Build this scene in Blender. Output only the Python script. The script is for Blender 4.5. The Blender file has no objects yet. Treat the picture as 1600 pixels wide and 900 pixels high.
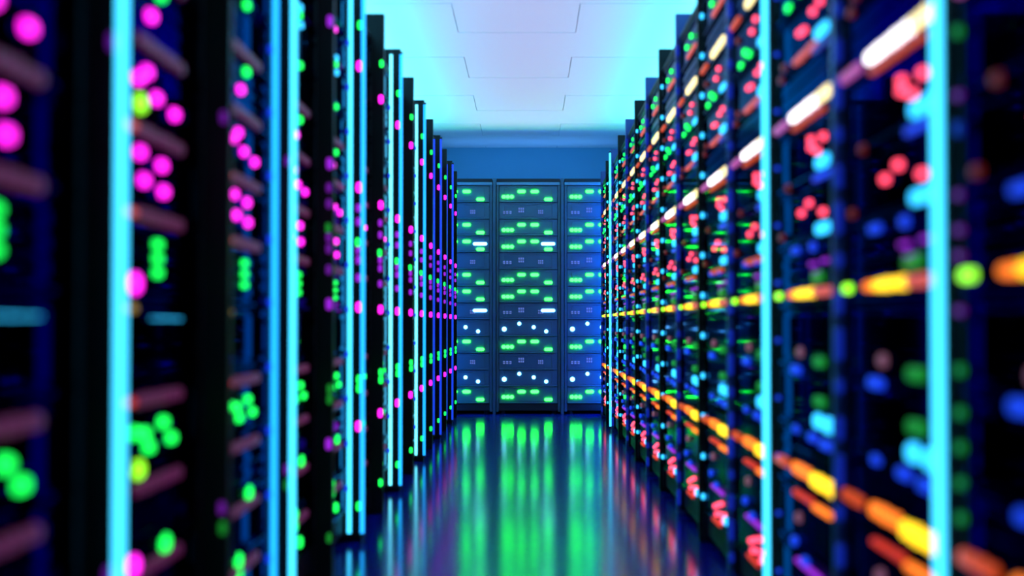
import bpy, bmesh, math, random
from mathutils import Vector, Matrix
random.seed(7)
PI = math.pi
C = bpy.context.scene.collection
CAM_H = 0.79                      # lens height above the floor
FPX = 1735.0                       # focal length in pixels of the 1600 px wide frame
BAY = 0.6                          # rack pitch along the rows
Y0 = 1.06                          # near edge of the first rack of each row
N_RACK = 14
XL, XR = 0.657, 0.636              # distance of the rack fronts from the lens axis
BACK_Y = 9.8                       # front of the racks that close the aisle
WALL_Y = 10.75
CEIL = CAM_H + 1.716
N_U = 13
U_TOP, U_H, ROOF = 0, 0, 0            # top of the units, unit height, roof height: set per kind of rack
def dims(top, pitch, roof):
    global U_TOP, U_H, ROOF
    U_TOP, U_H, ROOF = CAM_H + top, pitch, CAM_H + roof
SIDE_DIMS, BACK_DIMS = (1.175, 0.142, 1.2125), (1.226, 0.148, 1.290)
PANEL_TOP = CAM_H + 1.308

# ------------------------------------------------------------------ materials
MATS = {}
def mat(name, base=(0.02, 0.02, 0.02), rough=0.3, metal=0.0, spec=0.5, emit=None, strength=0.0, coat=0.0):
    if name in MATS: return MATS[name]
    m = bpy.data.materials.new(name); m.use_nodes = True
    b = m.node_tree.nodes['Principled BSDF']
    b.inputs['Base Color'].default_value = (*base, 1)
    b.inputs['Roughness'].default_value = rough
    b.inputs['Metallic'].default_value = metal
    b.inputs['Specular IOR Level'].default_value = spec
    b.inputs['Coat Weight'].default_value = coat
    if emit:
        b.inputs['Emission Color'].default_value = (*emit, 1)
        b.inputs['Emission Strength'].default_value = strength
    MATS[name] = m
    return m

def noisy(m, scale, lo, hi, bump=0.0, stretch=(1, 1, 1)):
    """procedural wear: a noise drives the roughness and a faint bump"""
    nt = m.node_tree; b = nt.nodes['Principled BSDF']
    tc = nt.nodes.new('ShaderNodeTexCoord'); mp = nt.nodes.new('ShaderNodeMapping')
    mp.inputs['Scale'].default_value = stretch
    n = nt.nodes.new('ShaderNodeTexNoise'); n.inputs['Scale'].default_value = scale
    n.inputs['Detail'].default_value = 3
    r = nt.nodes.new('ShaderNodeMapRange')
    r.inputs['To Min'].default_value = lo; r.inputs['To Max'].default_value = hi
    nt.links.new(tc.outputs['Object'], mp.inputs['Vector'])
    nt.links.new(mp.outputs['Vector'], n.inputs['Vector'])
    nt.links.new(n.outputs['Fac'], r.inputs['Value'])
    nt.links.new(r.outputs['Result'], b.inputs['Roughness'])
    if bump:
        bp = nt.nodes.new('ShaderNodeBump'); bp.inputs['Strength'].default_value = bump
        bp.inputs['Distance'].default_value = 0.002
        nt.links.new(n.outputs['Fac'], bp.inputs['Height'])
        nt.links.new(bp.outputs['Normal'], b.inputs['Normal'])
    return m

def lamp(name, rgb, k, body=0.3):
    """an LED or tube: coloured plastic that gives off light"""
    return mat(name, base=tuple(min(1, body * c) for c in rgb), rough=0.4, emit=rgb, strength=k)

M_FRAME = noisy(mat('black_powder_coat', (0.004, 0.005, 0.010), 0.4, spec=0.25), 60, 0.35, 0.5)
M_FIN = noisy(mat('black_satin_panel', (0.004, 0.004, 0.006), 0.4, spec=0.25), 40, 0.35, 0.5)
M_FINB = noisy(mat('blue_lit_satin_panel', (0.03, 0.05, 0.28), 0.35), 40, 0.25, 0.4)  # black panel with the blue light on it put into the base colour
M_FACE = noisy(mat('blue_black_gloss_faceplate', (0.010, 0.016, 0.028), 0.08, metal=1.0), 8, 0.03, 0.07)
M_FACE.node_tree.nodes['Principled BSDF'].inputs['Specular Tint'].default_value = (0.25, 0.38, 0.55, 1)
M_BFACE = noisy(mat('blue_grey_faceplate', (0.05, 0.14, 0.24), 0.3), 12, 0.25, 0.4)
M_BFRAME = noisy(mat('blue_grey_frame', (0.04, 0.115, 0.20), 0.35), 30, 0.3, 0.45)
M_BDARK = mat('dark_slot', (0.006, 0.012, 0.03), 0.6)
M_CAP = mat('black_end_cap', (0.01, 0.01, 0.012), 0.4)
M_PINKLIP = mat('anodised_rose_lip', (0.30, 0.10, 0.16), 0.35, metal=0.7)

LED = {
    'magenta': lamp('magenta_light', (1.0, 0.012, 0.78), 3.0),
    'violet': lamp('violet_light', (0.45, 0.02, 0.9), 0.8),
    'dimviolet': lamp('dim_violet_light', (0.40, 0.02, 0.8), 0.3),
    'rose': lamp('rose_ledge_reflection', (0.55, 0.05, 0.35), 0.14, 0.02),  # rose light reflected by the ledges, imitated with faint emission
    'green': lamp('green_light', (0.008, 1.0, 0.09), 2.4),
    'dimgreen': lamp('dim_green_light', (0.02, 0.6, 0.05), 0.35),
    'lime': lamp('lime_light', (0.30, 1.0, 0.02), 2.2),
    'cyan': lamp('cyan_light', (0.03, 0.52, 1.0), 2.2),
    'blue': lamp('blue_light', (0.01, 0.06, 1.0), 0.9),
    'dimblue': lamp('dim_blue_light_and_glow', (0.01, 0.04, 0.8), 0.35),
    'pink': lamp('pink_light', (1.0, 0.06, 0.13), 3.0),
    'dimpink': lamp('dim_pink_light', (0.9, 0.3, 0.5), 0.2),
    'red': lamp('red_light_and_reflection', (1.0, 0.05, 0.02), 0.7),
    'dimred': lamp('dim_red_light', (1.0, 0.05, 0.04), 0.10),
    'salmon': lamp('salmon_light_and_reflection', (1.0, 0.14, 0.12), 0.7),
    'plum': lamp('plum_light', (0.75, 0.13, 0.55), 0.6),
    'white': lamp('white_light', (1.0, 0.92, 0.95), 3.0),
    'cream': lamp('cream_light', (1.0, 0.80, 0.35), 2.0),
    'yellow': lamp('yellow_light', (1.0, 0.62, 0.01), 2.2),
    'yellowdim': lamp('yellow_ledge_reflection', (1.0, 0.6, 0.05), 0.4),  # yellow reflection on a ledge, imitated with emission
    'orange': lamp('orange_light', (1.0, 0.20, 0.01), 1.6),
    'rust': lamp('rust_light', (1.0, 0.10, 0.01), 0.6),
    'backgreen': lamp('end_row_green_light', (0.014, 1.0, 0.028), 18.0),
    'backwhite': lamp('end_row_white_light', (0.16, 0.55, 1.0), 6.0),
    'glyph': lamp('faint_blue_marking', (0.20, 0.32, 0.9), 0.5),
}
LED_WORD = {'dimgreen': 'dim green', 'dimblue': 'dim blue', 'dimpink': 'dim pink', 'dimred': 'dim red', 'dimviolet': 'dim violet', 'rose': 'dim rose ledge-reflection', 'yellowdim': 'dim yellow ledge-reflection',
            'backgreen': 'green', 'backwhite': 'white', 'glyph': 'faint blue'}

# ------------------------------------------------------------------ mesh helpers
def add_box(bm, lo, hi, bev=0.0):
    lo, hi = Vector(lo), Vector(hi)
    r = bmesh.ops.create_cube(bm, size=1.0)
    for v in r['verts']:
        v.co = Vector((lo[i] + (v.co[i] + 0.5) * (hi[i] - lo[i]) for i in range(3)))
    if bev:
        es = list({e for v in r['verts'] for e in v.link_edges})
        bmesh.ops.bevel(bm, geom=es, offset=bev, segments=2, affect='EDGES', profile=0.5)

def add_cyl(bm, p, q, rad, seg=14, cap=True):
    p, q = Vector(p), Vector(q); d = q - p
    r = bmesh.ops.create_cone(bm, cap_ends=cap, segments=seg, radius1=rad, radius2=rad, depth=d.length)
    rot = d.to_track_quat('Z', 'Y').to_matrix().to_4x4()
    bmesh.ops.transform(bm, matrix=Matrix.Translation((p + q) / 2) @ rot, verts=r['verts'])

def add_pill(bm, cx, cz, w, h, y0=0.0, d=0.010, seg=5):
    """a rounded lens lying in the XZ plane, bulging towards -Y, with a chamfered rim"""
    r = min(w, h) / 2 * 0.98
    def ring(s, y):
        out = []
        for (sx, sz, a0) in ((1, 1, 0), (-1, 1, 90), (-1, -1, 180), (1, -1, 270)):
            for k in range(seg + 1):
                a = math.radians(a0 + 90 * k / seg)
                x = sx * (w / 2 - r) + r * math.cos(a)
                z = sz * (h / 2 - r) + r * math.sin(a)
                out.append(bm.verts.new((cx + x * s, y, cz + z * s)))
        return out
    rings = [ring(1, y0), ring(1, y0 - d * 0.6), ring(0.82, y0 - d)]
    n = len(rings[0])
    for a, b in zip(rings, rings[1:]):
        for i in range(n):
            bm.faces.new((a[i], a[(i + 1) % n], b[(i + 1) % n], b[i]))
    bm.faces.new(rings[-1]); bm.faces.new(list(reversed(rings[0])))

def to_mesh(name, bm, mats, smooth=False):
    bmesh.ops.recalc_face_normals(bm, faces=bm.faces)
    me = bpy.data.meshes.new(name); bm.to_mesh(me); bm.free()
    for m in (mats if isinstance(mats, (list, tuple)) else [mats]): me.materials.append(m)
    if smooth:
        for p in me.polygons: p.use_smooth = True
    return me

def link(name, data, parent=None, loc=(0, 0, 0), rotz=0.0):
    o = bpy.data.objects.new(name, data); C.objects.link(o)
    o.location = loc; o.rotation_euler = (0, 0, rotz)
    if parent: o.parent = parent
    return o

def tag(o, label, cat, group=None):
    o['label'] = label; o['category'] = cat
    if group: o['group'] = group
    return o

def structure(o):
    o['kind'] = 'structure'; return o

# ------------------------------------------------------------------ the room
def b_box(name, lo, hi, m, bev=0):
    bm = bmesh.new(); add_box(bm, lo, hi, bev)
    return structure(link(name, to_mesh(name, bm, m)))

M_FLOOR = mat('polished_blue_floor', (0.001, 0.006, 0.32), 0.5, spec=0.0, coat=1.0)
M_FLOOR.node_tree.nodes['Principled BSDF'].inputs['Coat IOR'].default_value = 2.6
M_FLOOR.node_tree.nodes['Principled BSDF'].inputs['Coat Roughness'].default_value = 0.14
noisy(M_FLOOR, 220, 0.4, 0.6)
M_CEIL = noisy(mat('matt_white_ceiling_panel', (0.82, 0.83, 0.86), 0.8, spec=0.1), 25, 0.7, 0.9)
M_GROOVE = mat('ceiling_groove', (0.45, 0.55, 0.62), 0.9, spec=0.0)
M_WALL = noisy(mat('blue_painted_wall', (0.13, 0.34, 0.52), 0.7, spec=0.2), 18, 0.6, 0.8)
W = 1.95
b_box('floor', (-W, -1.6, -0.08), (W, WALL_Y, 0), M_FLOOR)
b_box('wall_back', (-W, WALL_Y, 0), (W, WALL_Y + 0.1, CEIL + 0.1), M_WALL)
b_box('wall_left', (-W - 0.1, -1.6, 0), (-W, WALL_Y + 0.1, CEIL + 0.1), M_WALL)
b_box('wall_right', (W, -1.6, 0), (W + 0.1, WALL_Y + 0.1, CEIL + 0.1), M_WALL)

bm = bmesh.new()                                   # interlocking ceiling panels with narrow joints
SX, SW, TP, g = -0.065, 0.347, 1.19, 0.006
for k in range(-7, 5):
    a = 5.91 + TP * k; h = a + 0.59
    def piece(x0, y0, x1, y1):
        y0, y1 = max(-1.6, y0), min(WALL_Y, y1)
        if y1 > y0: add_box(bm, (x0, y0, CEIL), (x1, y1, CEIL + 0.03))
    piece(-W, a + g, SX - SW, a + TP - g)
    piece(SX + SW, a + g, W, a + TP - g)
    piece(SX - SW, h + g, SX + SW, a + TP - g)               # joins its neighbours without a seam
    piece(SX - SW + g * 0.8, a + TP - g, SX + SW - g * 0.8, h + TP - g)
add_box(bm, (-W, -1.6, CEIL + 0.014), (W, WALL_Y, CEIL + 0.1))
structure(link('ceiling', to_mesh('ceiling', bm, M_CEIL)))

# ------------------------------------------------------------------ rack parts (local x along the front, y into the rack, z up)
RW = 0.565                                         # width of one rack between two dividing panels
FW = 0.515                                         # width of a unit's faceplate
def frame_mesh(m, depth=0.9):
    bm = bmesh.new()
    top = ROOF
    for s in (-1, 1):                              # front posts, rear posts, side sheets
        x0, x1 = sorted((s * RW / 2, s * (FW / 2 + 0.003)))
        add_box(bm, (x0, 0.0, 0.02), (x1, 0.05, U_TOP + 0.002), 0.003)
        add_box(bm, (x0, depth - 0.05, 0.02), (x1, depth, U_TOP + 0.002), 0.003)
        x0, x1 = sorted((s * RW / 2, s * (RW / 2 - 0.004)))
        add_box(bm, (x0, 0.05, 0.02), (x1, depth - 0.05, U_TOP))
    add_box(bm, (-RW / 2, depth - 0.006, 0.02), (RW / 2, depth - 0.001, U_TOP))
    add_box(bm, (-RW / 2, 0.02, U_TOP + 0.002), (RW / 2, depth - 0.02, U_TOP + 0.026))
    return to_mesh('frame', bm, m)
def roof_mesh(m, depth=0.9):
    bm = bmesh.new()
    add_box(bm, (-RW / 2, 0.0, U_TOP + (ROOF - U_TOP) * 0.55), (RW / 2, depth, ROOF), 0.004)
    for k in range(6):                             # raised vent louvres
        add_box(bm, (-0.2, 0.15 + 0.1 * k, ROOF), (0.2, 0.19 + 0.1 * k, ROOF + 0.008), 0.002)
    return to_mesh('roof', bm, m)
def plinth_mesh(m, depth=0.9):
    bm = bmesh.new(); h = U_TOP - N_U * U_H
    add_box(bm, (-RW / 2, 0.012, 0.03), (RW / 2, depth, h - 0.003), 0.004)
    for k in range(9):
        add_box(bm, (-0.20 + 0.045 * k, 0.008, 0.05), (-0.17 + 0.045 * k, 0.014, h - 0.02))
    for sx in (-1, 1):
        for y in (0.08, depth - 0.08):
            add_cyl(bm, (sx * 0.23, y, 0), (sx * 0.23, y, 0.035), 0.025)
    return to_mesh('plinth', bm, m)
def panel_mesh(m, out, depth=0.48, top=PANEL_TOP):
    bm = bmesh.new()
    add_box(bm, (-0.013, -out, 0.0), (0.013, depth, top), 0.003)
    return to_mesh('side_panel', bm, m)
def lip_mesh(m):
    bm = bmesh.new()
    add_box(bm, (-RW / 2, 0.004, U_TOP + 0.008), (RW / 2, 0.03, U_TOP + (ROOF - U_TOP) * 0.53), 0.003)
    return to_mesh('top_rail', bm, m)
def unit_mesh(kind, m, md, depth=0.62):
    """chassis with a faceplate, ears, ledge, drive bays or vents; origin at the plate's centre"""
    bm = bmesh.new(); hh = U_H / 2 - 0.003
    add_box(bm, (-FW / 2, 0.004, -hh), (FW / 2, 0.02, hh), 0.003)                     # faceplate
    add_box(bm, (-FW / 2 + 0.03, 0.02, -hh + 0.01), (FW / 2 - 0.03, depth, hh - 0.005)) # chassis
    add_box(bm, (-FW / 2, -0.004, -hh), (FW / 2, 0.006, -hh + 0.010), 0.003)          # ledge
    add_box(bm, (-FW / 2, 0.000, hh - 0.006), (FW / 2, 0.006, hh), 0.002)
    for s in (-1, 1):                              # thumb screws on the ears
        x = s * (FW / 2 - 0.014)
        for z in (-0.04, 0.04): add_cyl(bm, (x, -0.003, z), (x, 0.006, z), 0.006, 10)
    if kind == 'bays':                             # four wide drive trays
        for k in range(4):
            x = -0.205 + k * 0.104
            add_box(bm, (x, 0.001, -0.050), (x + 0.096, 0.006, 0.055), 0.002)
    elif kind == 'vents':
        for k in range(3):
            z = -0.045 + k * 0.034
            add_box(bm, (-0.21, 0.001, z), (0.21, 0.006, z + 0.024), 0.002)
    else:                                          # one framed panel
        add_box(bm, (-0.215, 0.000, 0.050), (0.215, 0.006, 0.056), 0.0015)
        add_box(bm, (-0.215, 0.000, -0.054), (0.215, 0.006, -0.048), 0.0015)
        for x in (-0.215, 0.209): add_box(bm, (x, 0.000, -0.048), (x + 0.006, 0.006, 0.050), 0.0015)
    return to_mesh('server_unit', bm, m)

dims(*SIDE_DIMS)
SIDE = dict(frame=frame_mesh(M_FRAME), plinth=plinth_mesh(M_FRAME), roof=roof_mesh(M_FRAME), rail=lip_mesh(M_FRAME),
            units={k: unit_mesh(k, M_FACE, M_BDARK) for k in ('bays', 'vents', 'plain')})
dims(*BACK_DIMS)
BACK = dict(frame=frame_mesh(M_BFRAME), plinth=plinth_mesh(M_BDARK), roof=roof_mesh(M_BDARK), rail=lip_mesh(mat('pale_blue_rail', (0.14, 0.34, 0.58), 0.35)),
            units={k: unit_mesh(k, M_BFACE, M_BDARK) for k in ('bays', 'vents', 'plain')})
PANEL_L = panel_mesh(M_FIN, 0.052)
PANEL_R = panel_mesh(M_FIN, 0.015)
PANEL_RB = panel_mesh(M_FINB, 0.015)
PANEL_B = panel_mesh(M_BFRAME, 0.010, 0.9, CAM_H + 1.292)

LM = {}
def led_mesh(shape, w, h, col):
    key = (shape, w, h, col)
    if key not in LM:
        bm = bmesh.new()
        if shape == 'dot': add_pill(bm, 0, 0, w, h)
        elif shape == 'triple':                    # three lenses in one holder
            for k in (-1, 0, 1): add_pill(bm, k * w / 3, 0, w / 2.9, h)
        elif shape == 'stack':                     # a short column of lenses
            for k in (-1, 0, 1): add_pill(bm, 0, k * h / 3, w, h / 5)
        elif shape == 'bar':                       # a row of slim segments
            n = max(3, round(w / 0.03))
            for k in range(n):
                add_pill(bm, -w / 2 + (k + 0.5) * w / n, 0, w / n * 0.97, h * (0.86 + 0.14 * ((k * 7) % 3) / 2), seg=2)
        elif shape == 'glyph':                     # small printed squares beside a socket
            for k in range(3):
                for j in range(2): add_box(bm, (-w / 2 + k * w / 3, -0.001, -h / 2 + j * h / 2), (-w / 2 + k * w / 3 + w / 4.5, 0.001, -h / 2 + j * h / 2 + h / 3))
        LM[key] = to_mesh('indicator_light', bm, LED[col], smooth=False)
    return LM[key]

def build_rack(loc, rotz, kit, leds, flip, panel=None, panel_side=1, label='', group='', panel_leds=()):
    """leds: (x along the row from the rack's near edge, height above the lens, shape, w, h, colour)"""
    dims(*(BACK_DIMS if kit is BACK else SIDE_DIMS))
    t = link('server_rack', None, None, loc, rotz); t.empty_display_size = 0.2
    tag(t, label, 'server rack', group)
    link('frame', kit['frame'], t); link('plinth', kit['plinth'], t); link('top_rail', kit['rail'], t); link('roof', kit['roof'], t)
    if panel:
        for s in (panel_side if isinstance(panel_side, tuple) else (panel_side,)):
            pn = link('side_panel', panel, t, (s * BAY / 2, 0, 0))
            for (out, h, w, hh, col) in panel_leds:    # lights and imitated blue glow on the panel's edge that faces the camera
                o = link('indicator_light', led_mesh('dot', w, hh, col), pn, (-s * 0.0125, -out, CAM_H + h), -s * PI / 2)
                o['label'] = f"{LED_WORD.get(col, col)} indicator light"
    kinds = ['plain', 'vents', 'bays', 'plain', 'vents', 'bays', 'plain', 'vents', 'bays', 'plain', 'vents', 'plain', 'bays']
    if kit is BACK: kinds = ['plain'] * N_U
    us = []
    for k in range(N_U):
        us.append(link('server_unit', kit['units'][kinds[k]], t, (0, 0, U_TOP - (k + 0.5) * U_H)))
    for (u, h, shape, w, hh, col) in leds:
        z = CAM_H + h
        k = max(0, min(N_U - 1, int((U_TOP - z) / U_H)))
        x = (u - BAY / 2) * (-1 if flip else 1)
        nm = {'bar': 'light_bar', 'glyph': 'socket_marking'}.get(shape, 'indicator_light')
        o = link(nm, led_mesh(shape, w, hh, col), us[k], (x, 0.0, z - (U_TOP - (k + 0.5) * U_H)))
        o['label'] = f"{LED_WORD.get(col, col)} {nm.replace('_', ' ')}"
    return t

# ------------------------------------------------------------------ lights and imitated ledge reflections on the racks of the left row
D = 'dot'
def dots(lst, col, w=0.030, h=0.020): return [(u, z, D, w, h, col) for u, z in lst]
LEFT = []
LEFT += dots([(0.29, 1.05), (0.27, 0.562), (0.25, 0.455), (0.21, 0.435), (0.30, 0.418), (0.40, 0.408),
              (0.22, 0.305), (0.33, 0.298), (0.24, 0.258), (0.34, 0.250)], 'magenta')
LEFT += dots([(0.28, 1.21), (0.31, 0.93), (0.32, 0.78), (0.32, 0.616), (0.345, -0.184), (0.25, -0.196), (0.27, -0.222),
              (0.39, -0.218), (0.20, -0.190)], 'green')
LEFT += dots([(0.36, -0.413), (0.27, -0.56), (0.27, -0.592), (0.34, -0.655)], 'green', 0.03, 0.032)
LEFT += [(0.31, 0.122, 'stack', 0.024, 0.075, 'green')]
LEFT += dots([(0.32, 0.955), (0.33, 0.905)], 'cyan', 0.026, 0.02)
LEFT += dots([(0.08, 0.33), (0.12, 0.10), (0.10, -0.36)], 'violet', 0.026, 0.02)
for z, col in ((0.345, 'salmon'), (0.195, 'salmon'), (0.028, 'yellowdim'), (-0.135, 'red')):  # short glowing bars stand in for the other row's light on the ledges
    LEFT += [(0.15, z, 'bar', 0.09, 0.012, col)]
for z in (0.345, 0.195, -0.135, 0.505, 0.655, -0.29, -0.44, -0.585):  # longer faint bars imitate the pinkish reflection along each ledge
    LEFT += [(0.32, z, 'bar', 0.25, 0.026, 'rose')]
LEFT_EDGE = [(0.545, -0.59 + 0.161 * k, D, 0.020, 0.022, 'blue') for k in range(11)]   # column beside the tubes
LEFT_FRONT = dots([(0.22, -0.256), (0.22, 0.392)], 'lime', 0.034, 0.030) + dots([(0.20, 0.072), (0.20, -0.42)], 'magenta', 0.034, 0.034) + \
    [(0.36, 0.011, "bar", 0.15, 0.0022, "cyan")]
LEFT_FRONT = [(u - 0.015, z * 0.95, *r) for u, z, *r in LEFT_FRONT]
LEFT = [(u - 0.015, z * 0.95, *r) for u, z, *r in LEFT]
def fin_lights(i):
    a, b, c = ('magenta', 'green', 'violet') if i > 3 else ('violet', 'dimgreen', 'dimviolet')
    if i < 3: return [(0.040, z, 0.012, 0.026, 'dimviolet') for z in (0.945, 0.42, -0.37)] + [(0.042, -0.41, 0.012, 0.026, 'dimgreen')]
    return [(0.040, z, 0.018, 0.036, a) for z in (0.945, 0.50, 0.063, -0.37)] + \
           [(0.042, z, 0.015, 0.030, b) for z in (1.095, -0.20, -0.232, -0.66)] + \
           [(0.036, 0.30, 0.015, 0.03, b)] + \
           [(0.038, z, 0.016, 0.030, c) for z in (0.425, 0.375, 0.27, 0.235, 0.17)]
# ------------------------------------------------------------------ lights on the racks of the right row
RIGHT = []
def bar(u0, u1, z, h, col): return [((u0 + u1) / 2, z, 'bar', u1 - u0, h, col)]
RIGHT += bar(0.04, 0.16, 0.514, 0.027, 'cream') + bar(0.16, 0.40, 0.514, 0.027, 'white') + bar(0.44, 0.57, 0.512, 0.022, 'plum')
RIGHT += bar(0.10, 0.38, 0.483, 0.010, 'rust')
RIGHT += bar(0.04, 0.19, 0.074, 0.022, 'salmon') + bar(0.19, 0.36, 0.074, 0.024, 'yellow') + bar(0.37, 0.42, 0.074, 0.020, 'orange')
RIGHT += dots([(0.535, 0.074)], 'lime', 0.045, 0.018)
RIGHT += bar(0.04, 0.22, -0.358, 0.036, 'yellow') + bar(0.23, 0.39, -0.352, 0.032, 'orange') + bar(0.44, 0.57, -0.352, 0.026, 'rust')
RIGHT += bar(0.06, 0.20, -0.418, 0.016, 'orange') + bar(0.21, 0.38, -0.412, 0.014, 'red')
RIGHT += bar(0.10, 0.34, 0.962, 0.030, 'cream') + bar(0.44, 0.57, 0.955, 0.020, 'rust')
RIGHT += bar(0.16, 0.36, 0.644, 0.016, 'salmon') + bar(0.10, 0.32, 1.10, 0.018, 'salmon') + bar(0.14, 0.36, 0.186, 0.016, 'rust')
RIGHT += dots([(0.30, 0.805), (0.42, 0.800), (0.36, 0.826), (0.22, 1.165), (0.34, 1.15)], 'green', 0.028, 0.020)
RIGHT += dots([(0.21, 0.885), (0.26, 0.862), (0.13, 0.730), (0.19, 0.724), (0.27, 0.703), (0.31, 0.706),
               (0.21, 0.430), (0.11, 0.420), (0.21, 0.412), (0.16, 0.396), (0.23, 0.284), (0.30, 0.268),
               (0.115, 0.252)], 'pink', 0.023, 0.015)
RIGHT += [(0.12, 0.800, D, 0.095, 0.020, 'cyan'), (0.12, 0.660, D, 0.095, 0.024, 'cyan'), (0.12, 0.366, D, 0.095, 0.026, 'cyan'),
          (0.12, 0.216, D, 0.095, 0.024, 'cyan'), (0.085, -0.222, D, 0.055, 0.034, 'cyan'), (0.165, -0.220, D, 0.05, 0.032, 'cyan')]
RIGHT += [(0.12, 0.628, D, 0.15, 0.012, 'dimblue'), (0.12, 0.334, D, 0.15, 0.012, 'blue'), (0.20, 0.180, D, 0.03, 0.020, 'blue'),
          (0.36, 0.182, D, 0.06, 0.016, 'blue'), (0.36, -0.111, D, 0.08, 0.022, 'blue'), (0.36, -0.256, D, 0.035, 0.02, 'blue'),
          (0.21, -0.262, D, 0.06, 0.020, 'blue'), (0.10, -0.268, D, 0.08, 0.020, 'blue'), (0.38, -0.535, D, 0.04, 0.022, 'blue'),
          (0.28, -0.565, D, 0.05, 0.022, 'blue')]
RIGHT += dots([(0.20, 0.140), (0.10, 0.142), (0.17, 0.119)], 'violet', 0.035, 0.008)
RIGHT += dots([(0.16, 0.108), (0.15, -0.085), (0.15, -0.175)], 'dimgreen', 0.08, 0.024)
RIGHT += dots([(0.50, 0.635), (0.47, 0.660), (0.50, 0.225), (0.43, 0.345), (0.47, 0.89)], 'dimred', 0.026, 0.018)
RIGHT += dots([(0.32, -0.067), (0.34, -0.47)], 'dimpink', 0.03, 0.024)
RIGHT += dots([(0.24, -0.625), (0.17, -0.610), (0.30, -0.640), (0.20, -0.650), (0.12, -0.640), (0.27, -0.662), (0.15, -0.665)], 'pink', 0.023, 0.015)
RIGHT += [(0.10, -0.655, D, 0.05, 0.026, 'cyan')]
RIGHT += bar(0.14, 0.36, -0.575, 0.012, 'violet') + bar(0.18, 0.34, -0.688, 0.012, 'red')
RIGHT = [(u, z * 0.9585, *r) for u, z, *r in RIGHT]
RIGHT_POST = [(0.564, z, D, 0.014, 0.016, 'dimgreen') for z in (0.43, -0.067, -0.129, -0.18, -0.232, -0.283)] + \
    [(0.564, z, D, 0.016, 0.012, 'dimviolet') for z in (0.336, 0.19, 0.138, 0.10, 0.02)] + [(0.564, 0.287, D, 0.014, 0.02, 'dimblue')]
RIGHT_EDGE = [(0.555, 1.12 - 0.145 * k, D, 0.024, 0.020, 'cyan') for k in range(13)]
RIGHT_EDGE_NEAR = [(0.545, 1.12 - 0.145 * k, D, 0.010, 0.010, 'blue') for k in range(13)]

ORD = ['first', 'second', 'third', 'fourth', 'fifth', 'sixth', 'seventh']
def place_word(i):
    if i < 7: return f"{ORD[i]} from the camera"
    return f"{ORD[N_RACK - 1 - i]} from the far end"

for i in range(N_RACK):
    y = Y0 + BAY * (i + 0.5)
    odd = i % 2 == 0                              # racks 0, 2, 4 ... end at a panel that carries tubes
    L = LEFT + (LEFT_EDGE if odd and i else []) + (LEFT_FRONT if i == 1 else LEFT_FRONT[-1:] if i == 0 else [])
    R = RIGHT + ((RIGHT_EDGE if i > 3 else RIGHT_EDGE_NEAR if i else RIGHT_POST) if odd else [])
    R = [r for r in R if i > 2 or r[-1] != 'rust' or not (0.15 < r[1] < 0.2 or r[1] > 0.9)]
    build_rack((-XL, y, 0), PI / 2, SIDE, L, False, PANEL_L, 1,
               f"black server rack, {place_word(i)} in the row with magenta lights", 'server racks with magenta and green lights', fin_lights(i))
    build_rack((XR, y, 0), -PI / 2, SIDE, R, True, PANEL_R if odd else PANEL_RB, -1,
               f"black server rack, {place_word(i)} in the row with orange lights", 'server racks with orange and pink lights',
               [(0.008, -0.72 + 0.085 * k, 0.016, 0.03 + 0.018 * ((k * 5 + i) % 3), 'dimblue') for k in range(23)] if not odd else [])  # glowing dashes imitate blue light falling on these panels

# ------------------------------------------------------------------ the three racks that close the aisle
PXM = 177.0
def bx(px): return (px - 772.0) / PXM                  # rack-local distance from its left edge
def bz(py): return (507.0 - py) / PXM
BK = []
for k, kind in enumerate('GDGWDGGVSGDSG'):
    y = 303.2 + 26.07 * k
    if kind in 'GW':
        BK += [(bx(793), bz(y + 4), 'triple', 0.106, 0.032, 'backgreen'), (bx(814.5), bz(y - 4.2), D, 0.072, 0.028, 'backgreen'),
               (bx(835), bz(y - 4.2), D, 0.072, 0.028, 'backgreen'), (bx(856.5), bz(y + 8), D, 0.072, 0.028, 'backgreen')]
    if kind == 'W': BK += [(bx(856), bz(y - 0.5), 'dot', 0.126, 0.030, 'backwhite')]
    if kind == 'V': BK += [(bx(856), bz(y - 0.5), 'dot', 0.126, 0.030, 'backwhite')]
    if kind in 'DV':
        BK += [(bx(793), bz(y + 2), 'glyph', 0.085, 0.03, 'glyph'), (bx(814.5), bz(y - 2), 'glyph', 0.055, 0.05, 'glyph'),
               (bx(845), bz(y + 1), 'glyph', 0.05, 0.04, 'glyph')]
    if kind == 'S':
        BK += [(bx(787.5), bz(y + 2.5), D, 0.042, 0.042, 'backwhite'), (bx(811), bz(y - 6), D, 0.034, 0.034, 'backwhite'),
               (bx(833.5), bz(y - 0.5), D, 0.034, 0.034, 'backwhite'), (bx(853), bz(y + 6), D, 0.034, 0.034, 'backwhite')]
for j, w in ((-1, 'partly hidden behind the magenta-lit row'), (0, 'middle one of three'), (1, 'partly hidden behind the orange-lit row')):
    xc = (825.5 - 825) / PXM + j * 106.4 / PXM
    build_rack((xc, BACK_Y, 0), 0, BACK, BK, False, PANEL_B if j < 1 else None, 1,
               f"blue server rack at the aisle end, {w}", 'server racks across the aisle end')

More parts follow.
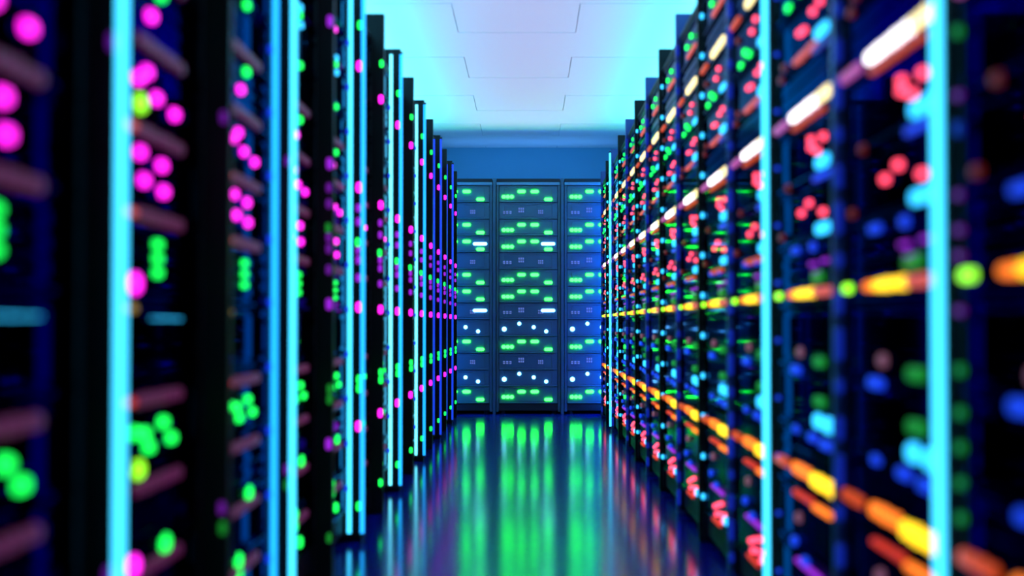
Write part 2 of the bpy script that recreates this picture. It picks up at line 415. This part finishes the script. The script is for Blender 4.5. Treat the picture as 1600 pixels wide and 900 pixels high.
# ------------------------------------------------------------------ neon tubes
TUBE_R = 0.0075
def tube_lamp(name, x, y, z0, z1, m, label, group, r=TUBE_R, arm=0.0):
    t = link(name, None, None, (x, y, 0)); t.empty_display_size = 0.1
    tag(t, label, 'neon tube', group)
    bm = bmesh.new(); add_cyl(bm, (0, 0, z0), (0, 0, z1), r, 16)
    link('glass_tube', to_mesh('glass_tube', bm, m, True), t)
    for z, s in ((z0, -1), (z1, 1)):
        bm = bmesh.new(); add_cyl(bm, (0, 0, z), (0, 0, z + s * 0.012), r * 1.15, 16)
        link('end_cap', to_mesh('end_cap', bm, M_CAP, True), t)
    if arm:                                        # clips that hold the tube off the panel
        for z in (z0 + 0.15, (z0 + z1) / 2, z1 - 0.15):
            bm = bmesh.new(); add_box(bm, (-arm - 0.008, -0.003, z - 0.008), (-r * 0.8, 0.011, z + 0.008), 0.002)
            link('clip', to_mesh('clip', bm, M_CAP), t)
    return t
def neon(name, rgb, k): return lamp(name, rgb, k)
N_CYAN = neon('neon_cyan', (0.05, 0.62, 1.0), 2.6)
N_PALE = neon('neon_pale_cyan', (0.14, 0.80, 1.0), 2.4)
N_SKY = neon('neon_sky_blue', (0.015, 0.40, 1.0), 2.0)
N_AZURE = neon('neon_azure', (0.012, 0.36, 1.0), 1.8)
N_BLUE = neon('neon_blue', (0.012, 0.07, 1.0), 0.9)
SPEC = [(N_AZURE, N_CYAN), (N_SKY, N_CYAN), (N_CYAN, N_SKY), (N_PALE, N_SKY), (N_PALE, N_AZURE), (N_BLUE, N_BLUE), (N_BLUE, N_BLUE)]
CW = {'neon_cyan': 'bright cyan', 'neon_pale_cyan': 'pale cyan', 'neon_sky_blue': 'sky blue', 'neon_azure': 'azure', 'neon_blue': 'deep blue'}
for n, (ma, mb) in enumerate(SPEC):
    y = Y0 + BAY * (1 + 2 * n) - 0.022
    w = f"{ORD[n]} pair from the camera" if n < 4 else f"{ORD[6 - n]} pair from the far end"
    if n: tube_lamp('neon_tube', -0.648, y, 0.034, PANEL_TOP - 0.03, ma, f"{CW[ma.name]} upright neon tube, {w}, the one against the rack", 'paired neon tubes on the magenta-lit row')
    tube_lamp('neon_tube', -0.601, y, 0.034, PANEL_TOP - 0.03, mb, f"{CW[mb.name]} upright neon tube, {w}, the one on the aisle", 'paired neon tubes on the magenta-lit row', arm=0.006)
for y, w in ((1.66, 'nearest the camera'), (2.86, 'second from the camera'), (8.26, 'beside the aisle end')):
    tube_lamp('neon_tube', 0.611, y - 0.006, 0.034, PANEL_TOP - 0.03, N_CYAN, f"bright cyan upright neon tube on the orange-lit row, {w}", 'neon tubes on the orange-lit row')

# ------------------------------------------------------------------ lamps out of sight on top of the racks and light in the end recess
M_COVE = lamp('cove_cyan', (0.10, 0.72, 1.0), 32.0)
for s, w in ((-1, 'left'), (1, 'right')):
    bm = bmesh.new(); add_box(bm, (-0.045, 0.6, 0.012), (0.045, 9.4, 0.03), 0.004)
    t = link('light_strip', None, None, (s * 1.06, 0, PANEL_TOP + 0.005)); tag(t, f"long cyan light strip lying on the roofs of the {w} row of racks", 'light strip', 'light strips on the rack roofs')
    link('diffuser', to_mesh('diffuser', bm, M_COVE), t)
    bm = bmesh.new(); add_box(bm, (-0.055, 0.58, -0.004), (0.055, 9.42, 0.012), 0.003)
    link('channel', to_mesh('channel', bm, M_CAP), t)

bm = bmesh.new(); add_box(bm, (-0.86, -0.03, 0.012), (0.86, 0.03, 0.028), 0.004)
t = link('light_strip', None, None, (0, 10.4, CAM_H + BACK_DIMS[2] + 0.013)); tag(t, 'blue light strip lying on the roofs of the aisle-end racks', 'light strip', 'light strips on the rack roofs')
link('diffuser', to_mesh('diffuser', bm, lamp('cove_blue', (0.09, 0.36, 1.0), 9.0)), t)
bm = bmesh.new(); add_box(bm, (-0.87, -0.04, -0.004), (0.87, 0.04, 0.012), 0.003)
link('channel', to_mesh('channel', bm, M_CAP), t)

def area(name, loc, rot, sx, sy, rgb, e, spread=PI):
    l = bpy.data.lights.new(name, 'AREA'); l.shape = 'RECTANGLE'; l.size = sx; l.size_y = sy
    l.color = rgb; l.energy = e; l.spread = spread
    o = bpy.data.objects.new(name, l); C.objects.link(o); o.location = loc; o.rotation_euler = rot
    return o
for s in (-1, 1):                                   # unseen lavender lights added behind the strips to tint the middle of the ceiling
    area('ceiling_tint_fill', (s * 1.45, 5.4, PANEL_TOP + 0.03), (0, PI - s * math.radians(76), 0), 0.12, 8.4, (0.95, 0.50, 1.0), 9.0, math.radians(26))

# blue tubes standing in the gaps between the rows and the end racks
N_DEEP = neon('neon_deep_blue', (0.015, 0.24, 1.0), 24.0)
N_DEEP2 = neon('neon_royal_blue', (0.015, 0.18, 1.0), 60.0)
for x, m, w in ((-0.74, N_DEEP, 'magenta-lit'), (0.74, N_DEEP2, 'orange-lit')):
    tube_lamp('neon_tube', x, 9.63, 0.034, 2.0, m, f"deep blue upright neon tube in the corner behind the {w} row", 'blue neon tubes in the end corners', r=0.012)

# ------------------------------------------------------------------ world, camera, colour
w = bpy.data.worlds.new('world'); bpy.context.scene.world = w; w.use_nodes = True
w.node_tree.nodes['Background'].inputs['Color'].default_value = (0.0, 0.002, 0.012, 1)
w.node_tree.nodes['Background'].inputs['Strength'].default_value = 1.0

cd = bpy.data.cameras.new('camera'); cam = bpy.data.objects.new('camera', cd); C.objects.link(cam)
cam.location = (0, 0, CAM_H)
pitch = math.radians(1.0)
cam.rotation_euler = (PI / 2 + pitch, 0, 0)
cd.sensor_width = 36; cd.lens = 36 * FPX / 1600
cd.shift_x = -25 / 1600
cd.shift_y = (57 - FPX * math.tan(pitch)) / 1600
cd.clip_start = 0.01
cd.dof.use_dof = True; cd.dof.focus_distance = BACK_Y
cd.dof.aperture_fstop = cd.lens / 1000 / (0.032) 
sc = bpy.context.scene
sc.camera = cam
sc.view_settings.view_transform = 'Standard'; sc.view_settings.look = 'None'
sc.view_settings.exposure = 0; sc.view_settings.gamma = 1; sc.view_settings.use_curve_mapping = False
sc.cycles.use_denoising = True
sc.cycles.sample_clamp_indirect = 6
sc.cycles.max_bounces = 8
